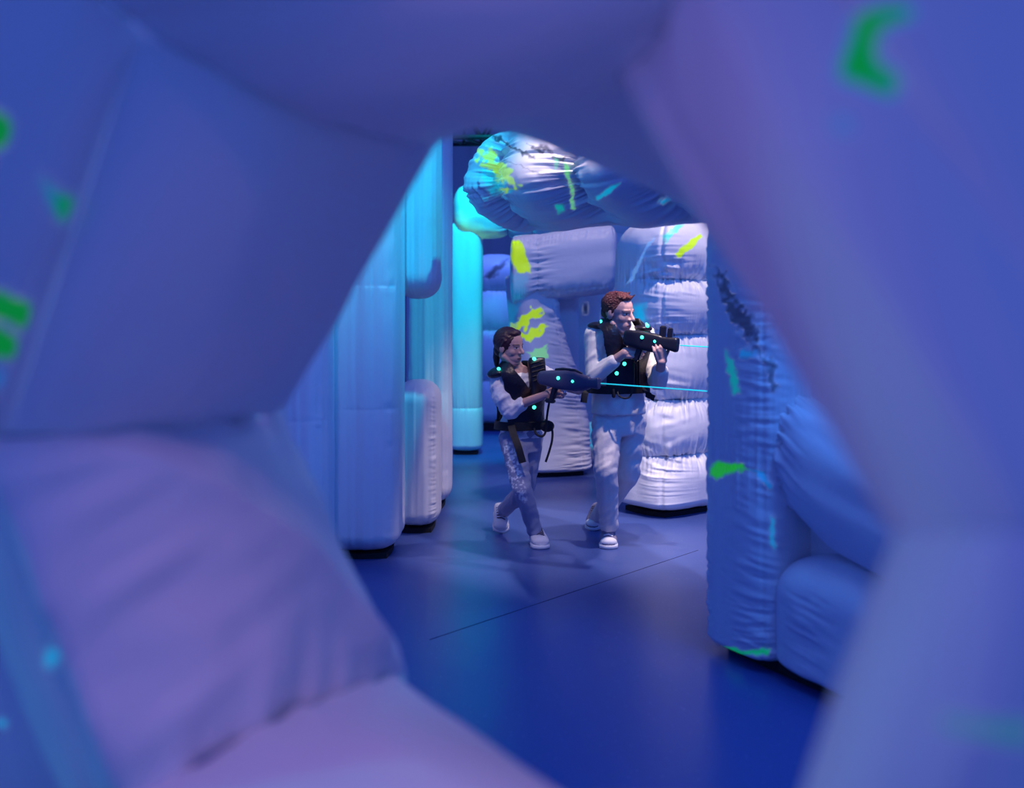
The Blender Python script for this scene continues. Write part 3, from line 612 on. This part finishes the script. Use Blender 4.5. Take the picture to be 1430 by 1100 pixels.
# vest
P, a, f = torso_grid(ms, lat, fr, .022); z = P[:, :, 2]; aa = np.abs(a)
zb = ZZ(548, 6.4); zt = ZZ(541, 6.4); zv = ZZ(499, 6.35); zs = ZZ(458, 6.4)
vneck = np.clip((z-zv)/(zs-zv), 0, 1)*.088
amax = np.interp(z, [zb, zt, zt+.02, ZZ(500, 6.4), ZZ(478, 6.4), zs+.1], [.15, .15, .15, .155, .172, .172])
keep = (z > zb) & (aa < amax) & np.where(f > 0, (aa > vneck) | (z < zv), (z < zs-.01) | (aa > .075)); keep[-6:] &= aa[-6:] > .07
vest = masked('vest', P, keep, .014, M_VEST, man)
P2, a2, f2 = torso_grid(ms, lat, fr, .030); keep = (P2[:, :, 2] > ZZ(550, 6.42)) & (P2[:, :, 2] < ZZ(536, 6.42)); masked('belt', P2, keep, .01, M_WEB, vest)
def tors(P, az, zz, front=True):
    k = np.argmin((P[..., 2]-zz)**2+(az[1]-az[0])**2+(0 if not front else 0)+np.where(az[2] > 0, 0, 9)); return Vector(P.reshape(-1, 3)[k])
def onvest(P, a, f, al, zz): k = np.argmin((P[..., 2]-zz)**2+(a-al)**2+np.where(f > 0, 0, 9)); return Vector(P.reshape(-1, 3)[k])
for s_, px in ((-1, 834), (1, 897)):
    c = W(px, 452 if s_ < 0 else 456, 6.40)
    b = Blob(); b.ell(c-Zv*.012, (lat, fr, Zv), (.062, .072, .026)); pad = b.done('shoulder_pad', M_VEST, vest, .005, 2)
    led(c+fr*.062+Zv*.006, fr+Zv*.4, .015, pad); led(c+fr*.045+Zv*.018+lat*.004, fr+Zv, .010, pad)
for al, py in ((-.055, 507), (-.10, 520)):
    c = onvest(P, a, f, al, ZZ(py, 6.36))+fr*.016; led(c, fr, .015, vest)
for al in (.01, .03, .05):
    b = Blob(); p = onvest(P, a, f, al, ZZ(502, 6.36))+fr*.018; q = onvest(P, a, f, al+.012, ZZ(538, 6.36))+fr*.018; b.cap(p, q, .007, .007, 8); bm_obj('piping', b.bm, M_WEB, vest)
p0 = onvest(P2, a2, f2, .13, ZZ(543, 6.4)); ribbon('strap', [p0, W(900, 547, 6.30), W(908, 553, 6.28), W(914, 556, 6.27)], Vector((-.6, 0, .8)), .040, .004, M_WEB, vest)
ribbon('strap', [W(821, 541, 6.36), W(817, 549, 6.34), W(815, 562, 6.33)], X, .042, .004, M_WEB, vest)
cable('cable', [W(862, 545, 6.32), W(864, 552, 6.29), W(872, 556, 6.28), W(880, 553, 6.29), W(884, 540, 6.29), W(885, 520, 6.28), W(886, 506, 6.28)], .006, M_WEB, vest)
b = Blob(); b.cap(W(857, 545, 6.31), W(857, 553, 6.31), .012, .012, 8); bm_obj('buckle', b.bm, M_WEB, vest)

# ---------------------------------------------------------------- the woman
girl = thing('person', 'dark-haired woman in puffed white blouse and embroidered jeans, black vest, creeping forward', 'person', (W(728, 768, 6.5).x, 6.6, 0))
fg, lg = frame(26)
gs = [(W(727, 610, 6.54), .140, .105), (W(727, 594, 6.53), .132, .100), (W(727, 574, 6.51), .120, .092), (W(726, 553, 6.48), .132, .108), (W(725, 536, 6.45), .142, .110),
      (W(724, 523, 6.43), .140, .090), (W(723, 515, 6.42), .100, .070), (W(722, 510, 6.41), .062, .058)]
hg = Head(W(712, 484, 6.37), (.80, -.58, -.14), (-.06, -.06, 1), .232)
grs, gre, grw = W(697, 527, 6.40), W(714, 569, 6.38), W(765, 550, 6.24)
gls, gle, glw = W(751, 520, 6.50), W(778, 536, 6.48), W(808, 546, 6.335)
grh, grk, gra = W(715, 612, 6.50), W(729, 682, 6.40), W(746, 742, 6.56)
glh, glk, gla = W(741, 612, 6.58), W(733, 684, 6.62), W(704, 716, 6.98)
b = Blob(); b.loft(lofts(gs, lg, fg, -.015)); hg.build(b, False)
b.cap(gs[-1][0]-Zv*.03, hg.p(0, -.12, .28), .052, .048)
b.chain([grs, gre, grw], [.042, .034, .024]); b.chain([gls, gle, glw], [.042, .034, .024])
for h_, k_, a_ in ((grh, grk, gra), (glh, glk, gla)): b.chain([h_, k_, a_], [.072, .046, .032])
b.cap(gra-Zv*.05, W(752, 766, 6.50), .024, .016); b.cap(gla-Zv*.03, W(699, 744, 7.0), .022, .015)
b.loft([(W(728, 624, 6.55), lg*.125, fg*.09), (W(727, 600, 6.54), lg*.125, fg*.095)])
hand(b, grw, (1, -.10, .16), (0, .95, -.25), (0, .1, 1), [(6, 8, 8), (50, 65, 40), (55, 70, 45), (58, 70, 45)], (.8, .45, .5, .3, .2), .98)
hand(b, glw, (-.28, -.85, .28), (-.12, .30, .95), (.95, -.2, .2), [(60, 42, 18), (62, 44, 18), (66, 46, 20), (70, 48, 22)], (.45, .8, .5, .1, .5), .95)
body = b.done('body', M_SKIN, girl, .0042, 2); hg.colour(body)
b = Blob(); hg.e(b, (0, -.095, .655), (.368, .425, .395)); hg.e(b, (0, -.30, .42), (.23, .19, .25)); hg.e(b, (0, .07, .90), (.24, .23, .11))
for x in (-1, 1): hg.cp(b, (x*.315, .06, .70), (x*.325, -.03, .55), .045, .04)
hg.cp(b, (0, -.42, .36), (-.03, -.46, .10), .12, .10); hg.cp(b, (-.03, -.46, .10), (-.02, -.42, -.12), .10, .06)
b.done('hair', M_HAIR, girl, .004, 2, (.001, 60, 3))
b = Blob(); b.loft(lofts(gs[:-2], lg, fg, 0)); b.loft([(gs[-3][0], lg*.12, fg*.085), (gs[-2][0]-fg*.015, lg*.085, fg*.05)])
m_ = grs.lerp(gre, .55)+Vector((-.018, -.01, -.008))
b.chain([grs+Zv*.004, m_, gre+Vector((.0, 0, -.004)), gre.lerp(grw, .24)], [.064, .080, .070, .050]); b.chain([gls, gls.lerp(gle, .6), gle], [.062, .070, .055])
b.ell(gre.lerp(grw, .27), ((grw-gre).normalized(), Y, Zv), (.012, .05, .056))
bl = b.done('blouse', M_BLOUSE, girl, .006, 3, (.009, 19, 5))
b = Blob(); b.loft([(W(728, 630, 6.55), lg*.135, fg*.10), (W(727, 614, 6.55), lg*.142, fg*.108), (W(727, 596, 6.53), lg*.130, fg*.10)])
b.chain([grh, grk, gra+Zv*.02], [.086, .064, .050]); b.chain([glh, glk, gla+Zv*.02], [.086, .064, .050])
b.cap(gra+Zv*.015, gra+Zv*.03, .053, .053)
je = b.done('jeans', M_JEAN, girl, .006, 3, (.005, 15, 8))
co = vcoords(je); px = CX+co[:, 0]/co[:, 1]*F; py = HY-(co[:, 2]-H)/co[:, 1]*F
ctr = np.interp(py, [610, 640, 670, 690, 700], [708, 713, 720, 727, 732]); wdt = np.interp(py, [612, 622, 650, 680, 698, 704], [0, 9, 13, 12, 7, 0])
m = np.clip((wdt-np.abs(px-ctr))/4, 0, 1)*(vn(co[:, 0]*85, co[:, 2]*85+co[:, 1]*40, 4) > -.05)*(np.abs(vn(co[:, 0]*60, co[:, 2]*60, 7)) > .12)*(co[:, 1] < 6.52)
rgba = np.zeros((len(co), 4)); rgba[:, :3] = .9; rgba[:, 3] = m; set_paint(je, rgba)
shoe(girl, W(757, 767, 6.44), Vector((W(746, 757, 6.68).x, 6.69, 0)), .112, .105, M_SHOE, M_SOLE, M_LACEG, ankle=gra+Zv*.012, toecap=M_SHOE)
t_ = W(700, 744, 6.93); t_.z = 0; shoe(girl, t_, (W(697, 730, 7.10).x, 7.13, .12), .105, .10, M_SHOE, M_SOLE, M_LACEG, ankle=gla+Zv*.012, toecap=M_SHOE)
P, a, f = torso_grid(gs, lg, fg, .020); z = P[:, :, 2]; aa = np.abs(a)
zb = ZZ(596, 6.42); zv = ZZ(541, 6.35); zs = ZZ(516, 6.4)
vneck = np.clip((z-zv)/(zs-zv), 0, 1)*.070
amax = np.interp(z, [zb, ZZ(560, 6.4), ZZ(540, 6.4), zs], [.125, .125, .14, .15])
keep = (z > zb) & (aa < amax) & np.where(f > 0, (aa > vneck) | (z < zv), (z < zs-.01) | (aa > .06)); keep[-6:] &= aa[-6:] > .06
vest = masked('vest', P, keep, .016, M_VEST, girl)
P2, a2, f2 = torso_grid(gs, lg, fg, .032); keep = (P2[:, :, 2] > ZZ(602, 6.42)) & (P2[:, :, 2] < ZZ(588, 6.42)); masked('belt', P2, keep, .01, M_WEB, vest)
c = W(695, 519, 6.38); ax = ((lg*.9-Zv*.0+Vector((-.1, 0, .25))).normalized(), fg, Zv)
b = Blob(); b.ell(c, ax, (.072, .078, .034)); pad = b.done('shoulder_pad', M_VEST, vest, .005, 2); led(c+fg*.058+Zv*.022-lg*.02, fg+Zv, .014, pad)
# tall chest pad on her left side, standing up beside the chin
b = Blob(); b.loft([(W(752, 556, 6.36), lg*.052, fg*.03), (W(751, 530, 6.36), lg*.058, fg*.035), (W(749, 506, 6.38), lg*.058, fg*.035), (W(750, 499, 6.40), lg*.050, fg*.03)], 3.2)
pad = b.done('shoulder_pad', M_VEST, vest, .005, 3); led(W(746, 501, 6.33), fg+Zv, .015, pad)
for i in range(5): b = Blob(); p = W(741+i, 508+6*i, 6.318-.003*i); b.cap(p, p+lg*.085+Zv*.022, .0045, .0045, 8); bm_obj('piping', b.bm, M_WEB, pad)
led(onvest(P, a, f, .03, ZZ(569, 6.36))+fg*.02, fg, .015, vest)
ribbon('strap', [W(714, 594, 6.37), W(717, 606, 6.33), W(724, 625, 6.30), W(730, 646, 6.29)], X, .046, .005, M_WEB, vest)
ribbon('strap', [W(766, 592, 6.36), W(771, 600, 6.34), W(771, 614, 6.33), W(767, 630, 6.33), W(762, 645, 6.33)], X, .014, .005, M_WEB, vest)
b = Blob(); b.ell(W(764, 595, 6.37), (lg, fg, Zv), (.05, .035, .038)); b.done('pouch', M_WEB, vest, .005, 2)
cable('cable', [W(746, 598, 6.34), W(749, 606, 6.31), W(757, 609, 6.30), (W(762, 602, 6.31)), W(764, 580, 6.29), W(768, 556, 6.27)], .0075, M_WEB, vest)
# ---------------------------------------------------------------- laser guns and beams
def axes(p, q): g = (Vector(q)-Vector(p)).normalized(); r = g.cross(Zv).normalized(); return g, r, r.cross(g)
def bevel_box(name, c, s, ax, mat, parent, bev=.008):
    bm = bmesh.new(); bmesh.ops.create_cube(bm, size=1)
    for v in bm.verts: v.co = Vector((v.co.x*s[0], v.co.y*s[1], v.co.z*s[2]))
    bmesh.ops.bevel(bm, geom=list(bm.edges), offset=bev, segments=3, affect='EDGES')
    for v in bm.verts: v.co = Vector(c)+ax[0]*v.co.x+ax[1]*v.co.y+ax[2]*v.co.z
    return bm_obj(name, bm, mat, parent, False)
def trigger(c, ax, parent):
    b = Blob(); R = .016; pts = [Vector(c)+ax[0]*R*math.cos(t)+ax[2]*R*.9*math.sin(t) for t in np.linspace(math.pi, 2*math.pi, 9)]
    for p, q in zip(pts[:-1], pts[1:]): b.cap(p, q, .003, .003, 6)
    b.cap(Vector(c)+ax[2]*.004, Vector(c)-ax[2]*.014+ax[0]*.004, .0035, .003, 6); bm_obj('trigger', b.bm, M_CHROME, parent)
p, q = W(872, 472, 6.25), W(947, 481, 6.10); ax = axes(p, q); L = (q-p).length; fnt = Vector((0, -1, 0))
gun = thing('laser_gun', 'black box-shaped laser gun with a sight, held by the man in the cream sweater', 'toy gun', p.lerp(q, .5))
def sec(t, h, w, dz=0): return (p+ax[0]*L*t+ax[2]*dz, ax[1]*w, ax[2]*h)
b = Blob(); b.loft([sec(0, .040, .026, .004), sec(.05, .050, .032, .004), sec(.30, .058, .034, 0), sec(.55, .060, .035, -.008), sec(.66, .052, .034, -.006), sec(.72, .040, .030, 0)], 4.5); b.done('body', M_GUNB, gun, .004, 1)
b = Blob(); b.loft([sec(.68, .038, .03, 0), sec(.80, .038, .032, 0), sec(.97, .046, .036, -.004), sec(1, .040, .032, -.004)], 4.5); b.done('muzzle', M_GUNB, gun, .004, 1)
c = p+ax[0]*L*.70; bevel_box('sight', c+ax[2]*.062, (.036, .040, .085), ax, M_GUNB, gun, .006); bevel_box('sight', c+ax[0]*.046+ax[2]*.060, (.028, .036, .075), ax, M_GUNB, gun, .006)
g = bevel_box('grip', p+ax[0]*L*.32-ax[2]*.085+ax[0]*-.01, (.042, .034, .10), (ax[0], ax[1], (ax[2]+ax[0]*.25).normalized()), M_GUNB, gun, .010)
trigger(p+ax[0]*L*.385-ax[2]*.058+fnt*.004, ax, gun)
led(p+ax[0]*L*.36+ax[2]*.020+ax[1]*.036, ax[1], .013, gun); led(p+ax[0]*L*.60+ax[2]*.004+ax[1]*.036, ax[1], .010, gun)
def beam(p, q, lab):
    bm = bmesh.new(); rod(bm, p, q, .0036, 8); return tag(bm_obj('laser_beam', bm, M_LASER), lab, 'laser beam', None, 'thing')
m0 = q+ax[0]*.01-ax[2]*.004; beam(m0, W(1000, 485, 5.98), 'short cyan laser beam leaving the muzzle of the black gun the man holds')
p, q = W(752, 527, 6.25), W(837, 535, 6.02); ax = axes(p, q); L = (q-p).length
gun = thing('laser_gun', 'violet rounded laser gun with a fish-like body, held by the woman in the white blouse', 'toy gun', p.lerp(q, .5))
b = Blob(); b.loft([sec(0, .028, .020), sec(.04, .042, .028), sec(.25, .055, .036), sec(.45, .062, .040), sec(.62, .062, .038, -.002), sec(.74, .050, .032, -.006), sec(.84, .038, .027, -.006), sec(.86, .030, .022, -.006)], 2.6); b.done('body', M_GUNP, gun, .004, 2)
b = Blob(); b.loft([sec(.80, .030, .024, -.006), sec(.90, .031, .024, -.004), sec(.99, .036, .028, -.002), sec(1, .030, .024, -.002)], 3); b.done('muzzle', M_GUNP, gun, .004, 1)
b = Blob(); b.loft([sec(.28, .010, .010, .058), sec(.40, .012, .012, .064), sec(.60, .012, .012, .062), sec(.72, .008, .010, .046)], 2.5); b.done('top_rail', M_GUNB, gun, .003, 1)
bevel_box('grip', p+ax[0]*L*.27-ax[2]*.085, (.040, .032, .10), (ax[0], ax[1], (ax[2]+ax[0]*.25).normalized()), M_GUNB, gun, .010)
bevel_box('grip_end', p+ax[0]*L*.215-ax[2]*.138, (.062, .036, .026), ax, M_GUNB, gun, .006)
trigger(p+ax[0]*L*.44-ax[2]*.062+fnt*.004, ax, gun)
led(p+ax[0]*L*.385+ax[2]*.012+ax[1]*.042, ax[1], .013, gun); led(p+ax[0]*L*.62+ax[2]*.000+ax[1]*.041, ax[1], .010, gun)
beam(q+ax[0]*.01+ax[2]*.0, W(1000, 547, 5.58), 'long cyan laser beam from the violet gun, passing in front of the man')
#@@LIGHT
for o in list(COL.objects):
    if o.type == 'MESH' and 'paint' not in o.data.attributes:
        c = np.zeros((len(o.data.vertices), 4)); c[:, :3] = .8; set_paint(o, c)
# ================================================================== light and camera
wd = bpy.data.worlds.new('arena_glow'); SC.world = wd; wd.use_nodes = True
bg = wd.node_tree.nodes['Background']; bg.inputs[0].default_value = (.060, .140, .78, 1); bg.inputs[1].default_value = .66
def area(name, loc, tgt, size, col, power, spread=180):
    l = bpy.data.lights.new(name, 'AREA'); l.size = size; l.color = col; l.energy = power; l.spread = math.radians(spread)
    o = bpy.data.objects.new(name, l); COL.objects.link(o); o.location = loc; o.rotation_euler = (Vector(tgt)-Vector(loc)).to_track_quat('-Z', 'Y').to_euler(); return o
def spot(name, loc, tgt, col, power, cone, blend=.6, r=.1):
    l = bpy.data.lights.new(name, 'SPOT'); l.color = col; l.energy = power; l.spot_size = math.radians(cone); l.spot_blend = blend; l.shadow_soft_size = r
    o = bpy.data.objects.new(name, l); COL.objects.link(o); o.location = loc; o.rotation_euler = (Vector(tgt)-Vector(loc)).to_track_quat('-Z', 'Y').to_euler(); return o
PINK = (1, .80, .74)
spot('key_spotlight', (2.7, 6.5, 5.4), (1.2, 7.4, .6), PINK, 640, 44, .4, .08)
spot('key_spotlight', (1.5, 4.7, 5.4), (.48, 6.5, .9), PINK, 780, 24, .5, .08)
spot('key_spotlight', (.8, 4.6, 5.4), (.80, 5.65, 2.6), PINK, 800, 33, .5, .05)
spot('key_spotlight', (.4, 7.5, 5.4), (.35, 9.5, 1.5), PINK, 190, 36, .5, .08)
spot('key_spotlight', (.35, 3.6, 4.7), (.30, 6.5, .80), PINK, 250, 21, .6, .08)
spot('cyan_spotlight', (-.1, 9.3, 4.6), (-.5, 11.1, 1.9), (.0, .75, .85), 800, 50, .6, .1)
spot('cyan_spotlight', (.9, 4.6, 5.2), (-.8, 6.7, 2.3), (.0, .58, .72), 740, 34, .9, .06)
spot('violet_spotlight', (-1.2, 4.4, 5.0), (-.85, 6.3, .6), (.85, .66, 1), 65, 30, .7, .06)
spot('cyan_spotlight', (-3.2, 1.9, 1.6), (-.9, 1.6, .9), (.1, .7, .9), 60, 60, .7, .1)
spot('pink_spotlight', (-.38, .05, 3.4), (-.16, 1.38, .60), (1, .47, .74), 52, 27, .8, .12)
spot('pink_spotlight', (-1.5, 4.0, 4.2), (.45, 1.1, 1.5), (1, .45, .6), 80, 50, 1, .2)
spot('pink_spotlight', (-1.2, .2, 1.9), (.33, .9, 1.25), (1, .42, .62), 8, 62, 1, .15)
area('fore_fill', (.2, -3.2, .7), (0, 2, 1.7), 2.5, (.22, .42, 1), 15)  # added fill behind the camera that brightens the close wall
area('arena_fill', (2.1, 2.6, 4.3), (.1, 8.0, 1.0), 1.2, (.03, .26, 1), 85)  # added soft blue fill for the middle of the arena
area('arena_fill', (1.0, 3.6, 3.2), (-.3, 1.7, 1.5), .8, (.22, .42, 1), 20)  # added fill aimed back at the dark inner rim of the opening
area('arena_fill', (.3, 12.2, 5.0), (0, 16.5, 1.0), 1.5, (.10, .22, 1), 160)  # added blue fill that lifts the back curtain
cam = bpy.data.cameras.new('camera'); co = bpy.data.objects.new('camera', cam); COL.objects.link(co)
co.location = (0, 0, H); co.rotation_euler = (math.pi/2, 0, 0); cam.sensor_width = 36; cam.lens = F/1430*36; cam.shift_y = -100/1430
cam.clip_start = .05; cam.dof.use_dof = True; cam.dof.focus_distance = 6.5; cam.dof.aperture_fstop = 1.25
SC.camera = co
SC.view_settings.view_transform = 'Standard'; SC.view_settings.look = 'None'; SC.view_settings.exposure = 0; SC.view_settings.gamma = 1; SC.view_settings.use_curve_mapping = False
